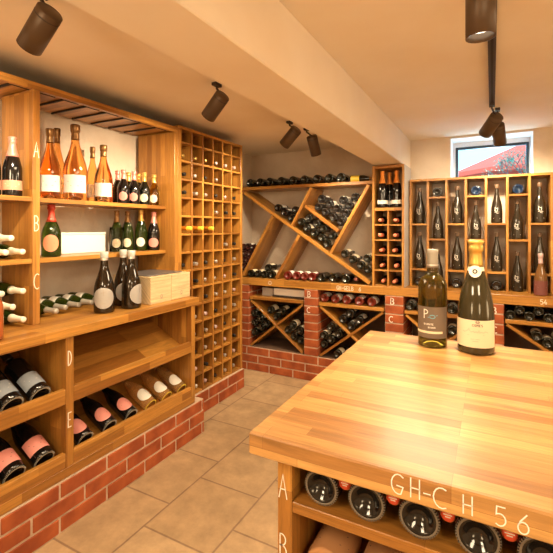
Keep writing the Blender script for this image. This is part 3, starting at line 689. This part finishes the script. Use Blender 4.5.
def rui(key, x, y, glass, foil, lm, desc, z=1.6655, H=.235, R=.041, name='champagne_bottle', extra=None):
    s = spec('ruinart', H, R, glass, foil, 'cork', .72, [(.09, .34, 78, lm, 'oval', (GREYINK, [(HL(.5, .35, .65), .03)]))] if lm else [])
    bottle(key, s, name, desc, (x, y, z), None, spin=spin_to(x, y))
rui('u1', -2.235, 1.985, BLACKG, PINKF, PINKL, 'small dark bottle with pink oval label, nearer the rosé bottles, upper shelf')
rui('u2', -2.235, 2.078, BLACKG, PINKF, PINKL, 'small dark bottle with pink oval label, second on the upper shelf')
rui('u3', -2.235, 2.175, DARKG, GOLDF, CREAM, 'small dark bottle with gold foil and cream oval label, upper shelf')
rui('u4', -2.235, 2.270, GOLDG, GOLDF, CREAM, 'small golden bottle with cream oval label at the end of the upper shelf')
rui('u5', -2.345, 2.03, DARKG, PINKF, None, 'small pink-foiled bottle in the back row, left', H=.24)
rui('u6', -2.345, 2.13, DARKG, GOLDF, None, 'small gold-foiled bottle in the back row, middle', H=.24)
rui('u7', -2.345, 2.225, DARKG, GOLDF, None, 'small gold-foiled bottle in the back row, right', H=.24)
bottle('g1', spec('ruinart', .302, .052, GREENG, REDF, 'cork', .66, [(.10, .42, 95, SALMONL, 'oval', (INK, [(HL(.5, .3, .7), .02)]))]), 'champagne_bottle', 'green bottle with red foil and salmon oval label, alone on the middle shelf', (-2.25, 1.476, 1.3355), spin=spin_to(-2.25, 1.476))
for i, (y, g, f, lm, d) in enumerate([(2.01, GREENG, BRONZEF, CREAM, 'green bottle with copper foil in a clear gift sleeve, middle shelf'), (2.105, GREENG, BRONZEF, CREAM, 'green bottle with copper foil, second in the middle shelf row'),
        (2.195, GREENG, GOLDF, PAPER, 'bright green bottle with gold foil, third in the middle shelf row'), (2.275, BLACKG, REDF, PINKL, 'dark bottle with red foil behind the last of the middle shelf')]):
    x = -2.33 if i < 2 else (-2.29 if i == 2 else -2.35)
    yy = y if i < 3 else 2.262
    s = spec('champagne', .285 if i != 2 else .30, .041 if i != 2 else .045, g, f, 'cork', .72, [(.10, .32, 80, lm, 'oval', (GREYINK, [(HL(.5, .35, .65), .03)]))])
    bottle('mid%d' % i, s, 'champagne_bottle', d, (x, yy, 1.3355), spin=spin_to(x, yy))
bottle('mid5', spec('champagne', .285, .044, BLACKG, PINKF, 'cork', .70, [(.08, .32, 100, PINKL, 'oval', (GREYINK, [(HL(.5, .35, .65), .03)]))]), 'champagne_bottle', 'dark bottle with pink foil and pink oval label, last on the middle shelf', (-2.235, 2.268, 1.3355), spin=spin_to(-2.235, 2.268))
sl = thing('gift_sleeve', 'clear curved gift sleeve around the first copper-foiled bottle', 'gift sleeve', (-2.33, 2.01, 1.3355))
bm = bmesh.new(); lathe(bm, [(.049, 0), (.050, .10), (.047, .17)], 24); o = obj('sleeve_wall', bm, CLEAR, sl, local=True); md = o.modifiers.new('wall', 'SOLIDIFY'); md.thickness = .0015
t = thing('white_gift_box', 'white rectangular box lying at the back of the middle shelf', 'box', (-2.40, 1.75, 1.336))
obj('box_body', B((-2.446, -2.385, 1.62, 2.05-.09, 1.336, 1.455), bev=.002), WHITEB, t); obj('box_lid', B((-2.448, -2.383, 1.617, 1.963, 1.4555, 1.472), bev=.002), WHITEB, t)

# left bay
BK = spec('champagne', .305, .044, BLACKG, PINKF, 'cork', .66, [(.10, .26, 150, mat('copper_label', (.62, .30, .20), .5), 'rect', (PAPER, TXT2))])
for y, l in ((1.165, 'left of the pair'), (1.075, 'outermost left')):
    pass
bottle('bk', BK, 'champagne_bottle', 'black sparkling bottle with pink foil beside the chalk A post', (-2.165, 1.212, 1.661), spin=spin_to(-2.16, 1.2))
bottle('bk', BK, 'champagne_bottle', 'black sparkling bottle with pink foil, cut by the left edge', (-2.215, 1.135, 1.661), spin=spin_to(-2.19, 1.1))
CW = spec('burgundy', .30, .037, GREENG, WHITEF, foil_from=.68, labels=[(.12, .4, 150, PAPER, 'rect', None)])
def capped(pts, where):
    for i, (y, z, dy) in enumerate(pts):
        bottle('cw', CW, 'wine_bottle', 'cream-capped bottle lying neck outwards %s, %s' % (where, ('nearest the post', 'top one', 'further left', 'leftmost lower', 'fifth')[i]), (-2.385, y-dy, z), 'cream-capped bottles in the left bay', axis=(1, dy/.3, 0))
capped([(1.220, 1.3805, .02), (1.165, 1.450, .02), (1.140, 1.3805, .02)], 'on the left bay shelf')
capped([(1.224, 1.0385, .02), (1.222, 1.182, .02), (1.172, 1.110, .02), (1.12, 1.182, .02)], 'on the counter below the shelf')
bottle('amg', spec('ruinart', .33, .062, mat('cognac_glass', (.60, .18, .06), .05, Transmission_Weight=.45, IOR=1.3), BLACKF, 'cork', .7, [(.12, .34, 60, BLACKG, 'oval', (PAPER, [(arc(.5, .5, .25, .3, 0, 360, 12), .02)]))]), 'rose_wine_bottle', 'big cognac-coloured bottle with round black seal on the counter, cut by the left edge', (-1.98, 1.00, 1.001), spin=spin_to(-1.98, 1.0, 0, 0))

# lying on the counter behind the tall three
LW = spec('burgundy', .29, .037, GREENG, STEELF, foil_from=.72, labels=[(.25, .45, 200, PAPER, 'rect', None)])
for i, (y, x) in enumerate([(1.40, -2.475), (1.49, -2.475), (1.58, -2.48), (1.67, -2.48), (1.76, -2.48)]):
    bottle('lw', LW, 'wine_bottle', 'green bottle lying on the counter with its neck outwards, %s from the post' % ORD[i], (x+(.0 if i else .05), y, 1.0385), 'green bottles lying on the counter', axis=(1, .12, .0), up=(0, 0, 1))
# three tall bottles
TL = spec('sleek', .358, .0585, BROWNG, mat('pale_blue_grey_cap', (.48, .52, .50), .4), 'flat', .90, [(.10, .40, 130, mat('silver_label', (.62, .60, .58), .4, .2), 'oval', (GREYINK, [([(.5, .9), (.5, .62)], .012), ([(.40, .74), (.60, .80)], .012), (HL(.50, .28, .72), .012), (HL(.40, .36, .64), .010), (HL(.24, .42, .58), .010)]))], collar=(.86, .90, SILVERF))
TL['labels'][0] = (.08, .42, 125, mat('silver_label_two', (.42, .41, .40), .4, .2), 'oval', TL['labels'][0][5])
bottle('tl', TL, 'wine_bottle', 'tall brown bottle with silver label, left one of three on the counter', (-2.04, 1.668, 1.001), 'tall brown bottles on the counter', spin=spin_to(-2.04, 1.668))
bottle('tl', TL, 'wine_bottle', 'tall brown bottle with silver label, rear one of three on the counter', (-2.125, 1.885, 1.001), 'tall brown bottles on the counter', spin=spin_to(-2.1, 1.87)+.3)
bottle('tl', TL, 'wine_bottle', 'tall brown bottle with silver label, right one of three beside the wooden boxes', (-2.0, 1.838, 1.001), 'tall brown bottles on the counter', spin=spin_to(-2., 1.84)+1.0)
# wooden boxes
for y0, y1, d in ((1.955, 2.148, 'pale wooden wine box next to the tall bottles'), (2.152, 2.343, 'pale wooden wine box at the end of the counter')):
    t = thing('wooden_wine_box', d, 'box', (-2.1, y0, 1.001)); xx = -1.953
    obj('box_body', B((-2.30, xx, y0, y1, 1.001, 1.168), bev=.002), PALEX, t); obj('lid', B((-2.302, xx+.001, y0-.001, y1, 1.1685, 1.180)), PALEX, t)
    yc = (y0+y1)/2; bm = bmesh.new(); strokes(bm, [arc(yc, 1.045, .010, .012, 0, 360, 12), [(yc-.010, 1.030), (yc+.010, 1.030)]], lambda a, b: Vector((xx+.0012, a, b)), .004); obj('branded_mark', bm, GREYINK, t)
tag(obj('dark_folder', B((-2.29, -1.99, 1.97, 2.30, 1.181, 1.187)), mat('dark_plastic', (.12, .11, .11), .3)), 'flat dark sheet lying on top of the two wooden boxes', 'sheet')

# bottles in the sloping bays, bases outwards
ca, sa = cos(radians(27)), sin(radians(27)); AX = (-ca, 0, sa)
def sloped(key, s, y, zsh, desc, group, name='wine_bottle'):
    r = s['R']; xc = -1.945
    bz = zsh+.006+(-1.907-xc)*math.tan(radians(27))
    loc = (xc+sa*(r+.001), y, bz+ca*(r+.001)); bottle(key, s, name, desc, loc, group, axis=AX, up=(sa, -.25, ca))
BG = spec('bordeaux', .36, .052, BLACKG, BLACKF, labels=[(.10, .34, 130, GREYL, 'rect', (PAPER, TXT2))], base=STEELF)
for y, d in ((1.205, 'nearest the D post'), (1.075, 'second from the D post'), (.945, 'third from the D post')):
    sloped('bg', BG, y, .62, 'large black bottle with blue-grey label in the upper sloping bay, '+d, 'blue-grey labelled bottles', 'wine_bottle')
BP = spec('champagne', .36, .052, BLACKG, BLACKF, 'cork', labels=[(.10, .32, 130, PINKL, 'rect', (INK, TXT2))], base=STEELF)
for y, d in ((1.225, 'nearest the E post'), (1.085, 'second from the E post'), (.955, 'third from the E post')):
    sloped('bp', BP, y, .30, 'large black bottle with pink label in the lower left bay, '+d, 'pink labelled bottles in the lower left bay', 'champagne_bottle')
B3 = spec('champagne', .32, .047, BLACKG, BLACKF, 'cork', labels=[(.08, .36, 110, PINKL, 'oval', (INK, [(HL(.5, .25, .75), .02)]))], base=STEELF)
for y, d in ((1.452, 'first right of the E post'), (1.610, 'second right of the E post'), (1.765, 'third right of the E post')):
    sloped('b3', B3, y, .30, 'dark bottle with pink oval label in the lower bay, '+d, 'pink oval-labelled bottles', 'champagne_bottle')
B4 = spec('champagne', .32, .046, mat('clear_amber_glass', (.80, .50, .20), .04, Transmission_Weight=.8, IOR=1.3), KRAFT, 'cork', labels=[(.08, .36, 110, PAPER, 'oval', (INK, [(HL(.5, .25, .75), .02)]))], base=YELLOWF)
for y, d in ((1.925, 'left of three'), (2.070, 'middle of three'), (2.215, 'right of three')):
    sloped('b4', B4, y, .30, 'clear bottle with white oval label in the lower bay, '+d, 'clear bottles with oval labels', 'champagne_bottle')

# ------------------------------------------------------------ table
TXL, TY, TYB, TZ = -.454, .733, 1.70, 1.07
tb = thing('tasting_table', 'high oak tasting table with bottle storage below its thick top', 'table', (.3, 1.2, 0))
top = obj('table_top', B((TXL, 1.25, TY, TYB, TZ-.046, TZ), bev=.003), TX, tb)
obj('leg_panel', B((-.412, -.378, .785, 1.66, 0, TZ-.047)), WZ, tb)
obj('leg_panel', B((1.17, 1.205, .785, 1.66, 0, TZ-.047)), WZ, tb)
obj('back_panel', B((-.377, 1.169, 1.20, 1.22, .05, TZ-.047)), WX, tb)
obj('shelf', B((-.377, 1.169, .785, 1.199, .893, .916)), WX, tb)
obj('shelf', B((-.377, 1.169, .785, 1.199, .70, .722)), WX, tb)
obj('shelf', B((-.377, 1.169, .785, 1.199, .08, .102)), WX, tb)
obj('inner_panel', B((.40, .42, .79, 1.199, .103, .699)), WZ, tb)
for s, x, z, h in (('G', -.158, 1.032, .036), ('H', -.127, 1.035, .033), ('-', -.105, 1.035, .026), ('C', -.088, 1.031, .034), ('H', -.044, 1.034, .030), ('5', .003, 1.031, .030), ('6', .034, 1.029, .030)):
    chalk(s, (x, TY-.0008, z), (1, 0, 0), h, .0021, top, .8)
for ch, z in (('A', .918), ('B', .790)): chalk(ch, (-.408, .7842, z), (1, 0, 0), .050, .0026, tb, .5)
BASEM = mat('knurled_base', (.16, .13, .10), .35)
BT = spec('champagne', .30, .0385, BLACKG, GOLDF, 'cork', base=BASEM, labels=[(.10, .30, 200, YELLOWF, 'rect', None)])
BTK = spec('champagne', .30, .0385, BLACKG, GOLDF, 'cork', base=BASEM)
for i, x in enumerate((-.317, -.221, -.121, -.022, .075, .172)):
    k = 'bt' if i > 2 else 'btk'
    bottle(k, BT if i > 2 else BTK, 'champagne_bottle', 'dark round bottle base under the table edge, %s from the leg' % ORD[i], (x, .800, .9165+.0390), 'bottles under the table top, bases outwards', axis=(0, 1, 0), up=(0, 0, 1))
CRED = mat('red_orange_crown', (.85, .12, .05), .4); 
def cap_mesh():
    bm = bmesh.new(); lathe(bm, [(0, .3003), (.0125, .3003), (.0125, .299)], 20); return bm
for i, x in enumerate((-.269, -.171, -.072, .027, .124)):
    # neck-outward bottles resting in the gaps above the bases
    s = spec('champagne', .30, .033, BLACKG, GOLDF, 'cork', .80)
    t = bottle('btn', s, 'champagne_bottle', 'bottle with red and gold crown facing out under the table top, %s from the leg' % ORD[i], (x, 1.145, .9785), 'bottles under the table top, crowns outwards', axis=(0, -1, .065), up=(0, 0, 1))
    t.location.z = .953; t.location.y = 1.11
    if 'capm' not in CACHE:
        CACHE['capm'] = mesh_of('red_crown_disc', cap_mesh(), CRED); b2 = bmesh.new(); strokes(b2, text_lines('REMIS', 0, 0, .005, .6, .12)[:0]+[[(-.007, .0), (.007, .0)], [(-.004, .004), (.004, .004)], [(-.004, -.004), (.004, -.004)]], lambda a, b: Vector((a, b, .3006)), .002)
        CACHE['capt'] = mesh_of('crown_print', b2, PAPER)
    o = bpy.data.objects.new('crown_disc', CACHE['capm']); COL.objects.link(o); o.parent = t
    q = bpy.data.objects.new('crown_print', CACHE['capt']); COL.objects.link(q); q.parent = o
KB = spec('champagne', .27, .046, KRAFT, KRAFT, 'cork', .8, [(.02, .35, 150, KRAFT, 'rect', (INK, TXT1))])
for i, x in enumerate((-.315, -.205, -.095)):
    bottle('kb', KB, 'wrapped_bottle', 'brown paper-wrapped bottle on the lower table shelf, %s from the leg' % ORD[i], (x, .815, .7225+.047), 'brown wrapped bottles under the table', axis=(0, 1, 0), up=(0, -.3, 1))

# the two bottles on the table
s1 = spec('bordeaux', .352, .050, OLIVEG, mat('taupe_capsule', (.30, .27, .22), .4, .3), 'flat', .81, [(.105, .42, 140, TAUPE, 'rect', None)], collar=(.83, .845, SILVERF))
t1 = bottle('t1', s1, 'wine_bottle', 'olive green bottle with taupe label standing on the table', (-.193, 1.590, TZ+.0005), spin=spin_to(-.193, 1.59, 0, 0)-.05)
s2 = spec('prestige', .388, .0590, mat('dark_olive_glass', (.035, .028, .012), .06, Specular_IOR_Level=.6), mat('old_gold_foil', (.66, .44, .11), .36, .65), 'cork', .765, [(.068, .305, 150, CREAM, 'rect', None)], collar=None)
t2 = bottle('t2', s2, 'champagne_bottle', 'large sparkling bottle with gold foil and cream label standing on the table', (-.050, 1.585, TZ+.0005), spin=spin_to(-.05, 1.585, 0, 0)-.08)
def print_on(bt, R, lines, m, w, name='printed_lines', lab=None, e=.0022, ac=0):
    bm = bmesh.new()
    fnn = lambda a, b: Vector(((R+e)*sin(ac+a/R), -(R+e)*cos(ac+a/R), b))
    strokes(bm, lines, fnn, w)
    par_ = [c for c in bt.children if c.name.startswith('label')][0]
    o = bpy.data.objects.new(name, mesh_of(name, bm, m)); COL.objects.link(o); o.parent = par_
    if lab: o['label'] = lab
    return o
def sp(lines, k=3): return [[(x, y) for x, y in pl] for pl in lines]
print_on(t1, .050, text_lines('P', -.028, .108, .030, .8), PAPER, .0032, 'large_letter', 'large white letter P')
print_on(t1, .050, [arc(.002, .114, .009, .006, 200, 520, 10), [(-.012, .111), (.018, .119)]], BLUEINK, .0022, 'blue_flourish')
print_on(t1, .050, text_lines('RIBONTE', -.026, .084, .0055, .8, .25)+text_lines('BIANCO', -.012, .073, .0048, .8, .25), PAPER, .0012, 'printed_text')
print_on(t1, .050, [[(-.058+.004*i, .058) for i in range(24)]], CREAM, .008, 'pale_strip', 'pale strip along the label foot')
print_on(t2, .0595, text_lines('COMES', -.006, .098, .0072, .85, .3)+[[(.004, .112), (.010, .120), (.016, .112), (.004, .112)], [(.006, .109), (.014, .109)]], INK, .0014, 'printed_text', 'small dark maker name')
scr = [(-.036, .079), (-.030, .077), (-.020, .083), (-.016, .090), (-.014, .082), (-.008, .078), (-.002, .083), (.0, .077), (.006, .082), (.010, .077), (.014, .086), (.016, .077), (.022, .081), (.028, .077), (.034, .083), (.042, .078)]
print_on(t2, .0595, [scr, [(-.010, .055), (.0, .055)], [(.004, .055), (.016, .055)], [(-.006, .048), (.012, .048)], [(-.02, .068), (.03, .070)]], GREYINK, .0009, 'script_text')
# neck medallion and band of the sparkling bottle
bm = bmesh.new(); lathe(bm, [(r_at('prestige', .0590, f)+.0015, f*.388) for f in (.725, .74, .76)], 24); o = obj('neck_band', bm, CREAM, t2, local=True)
bm = bmesh.new(); rr0 = r_at('prestige', .0590, .70)+.0030
vs = [bm.verts.new((.020*cos(2*pi*i/24), -rr0-.001+abs(cos(2*pi*i/24))*.004+.006*sin(2*pi*i/24), .281+.020*sin(2*pi*i/24))) for i in range(24)]; bm.faces.new(vs); o = obj('neck_medallion', bm, WHITEF, t2, local=True)
md = o.modifiers.new('thick', 'SOLIDIFY'); md.thickness = .001
b2 = bmesh.new(); strokes(b2, [arc(0, .281, .006, .006, 0, 360, 12)], lambda a, b: Vector((a, -rr0-.0028, b)), .004); q = bpy.data.objects.new('seal_mark', mesh_of('seal_mark', b2, INK)); COL.objects.link(q); q.parent = o

# ------------------------------------------------------------ spotlights
def spotlight(top, d, label, mount, power=SPOT_W, L_=.165, R_=.044, angle=105):
    top = Vector(top); d = Vector(d).normalized()
    t = thing('spotlight', label, 'spotlight', top, 'bronze cylinder spotlights')
    M = d.to_track_quat('Z', 'Y').to_matrix().to_4x4()
    def part(nm, prof, m, **k):
        bm = bmesh.new(); lathe(bm, prof, 32); bmesh.ops.transform(bm, matrix=M, verts=bm.verts); return obj(nm, bm, m, t, local=True)
    part('housing', [(0, 0), (R_*.9, 0), (R_, .004), (R_, L_), (R_*.93, L_), (R_*.90, L_-.012), (R_*.88, L_-.03)], BRONZE)
    part('seam_ring', [(R_+.0004, .022), (R_+.0008, .024), (R_+.0004, .026)], TRACKM)
    part('lens', [(R_*.87, L_-.029), (R_*.5, L_-.024), (0, L_-.022)], LENS)
    bm = bmesh.new(); mt = Vector(mount)-top; a = d*.03+Vector((0, 0, R_*.55))
    tube(bm, [mt, mt+Vector((0, 0, -.03)), a*.7], .0065, 8); obj('swivel_bracket', bm, TRACKM, t, local=True)
    bm = bmesh.new(); box(bm, mt.x-.016, mt.x+.016, mt.y-.03, mt.y+.03, mt.z-.018, mt.z-.0005); obj('track_adapter', bm, TRACKM, t, local=True)
    lo = lamp('spotlight_beam', 'SPOT', top+d*(L_-.012), power, WARM, d, .035, angle, .9); lo.location = d*(L_-.012); lo.parent = t
    return t
spotlight((-1.367, .894, 2.26), (-.82, .04, -.575), 'bronze spotlight at the upper left corner of the picture', (-1.43, .90, ZC))
spotlight((-1.359, 1.919, 2.26), (-.77, .16, -.62), 'bronze spotlight above the gap between shelving and grid rack', (-1.43, 1.955, ZC))
spotlight((-1.324, 2.843, 2.26), (-.75, .16, -.64), 'bronze spotlight tilted left before the diagonal rack', (-1.43, 2.93, ZC))
spotlight((-1.318, 3.115, 2.26), (.05, .50, -.87), 'bronze spotlight hanging rightmost before the beam', (-1.40, 3.20, ZC))
TRZ = ZC-.022
tr = thing('ceiling_track', 'long dark lighting track on the ceiling leading to the window', 'lighting track', (0, 1.6, ZC))
obj('rail', B((-.017, .017, .2, 3.14, TRZ, ZC-.0005), bev=.002), TRACKM, tr); obj('conductor_groove', B((-.006, .006, .2, 3.14, TRZ-.0004, TRZ+.002), bev=0), SHADEBLACK, tr)
obj('end_cap', B((-.018, .018, 3.141, 3.152, TRZ-.001, ZC-.0005)), TRACKM, tr)
spotlight((.030, 3.090, 2.245), (-.44, .74, -.50), 'bronze spotlight at the track end, tilted left before the window', (.0, 3.07, TRZ), power=SPOT_W*.4, angle=80)
spotlight((.035, 3.34, 2.245), (.11, .71, -.69), 'bronze spotlight behind the tilted one, closest to the window', (.035, 3.30, ZC), power=SPOT_W*.9)
spotlight((-.032, 1.45, 2.298), (-.0, .03, -1), 'large bronze spotlight pointing straight down over the table', (-.0, 1.49, TRZ), power=SPOT_W*.95, L_=.19, R_=.0445)
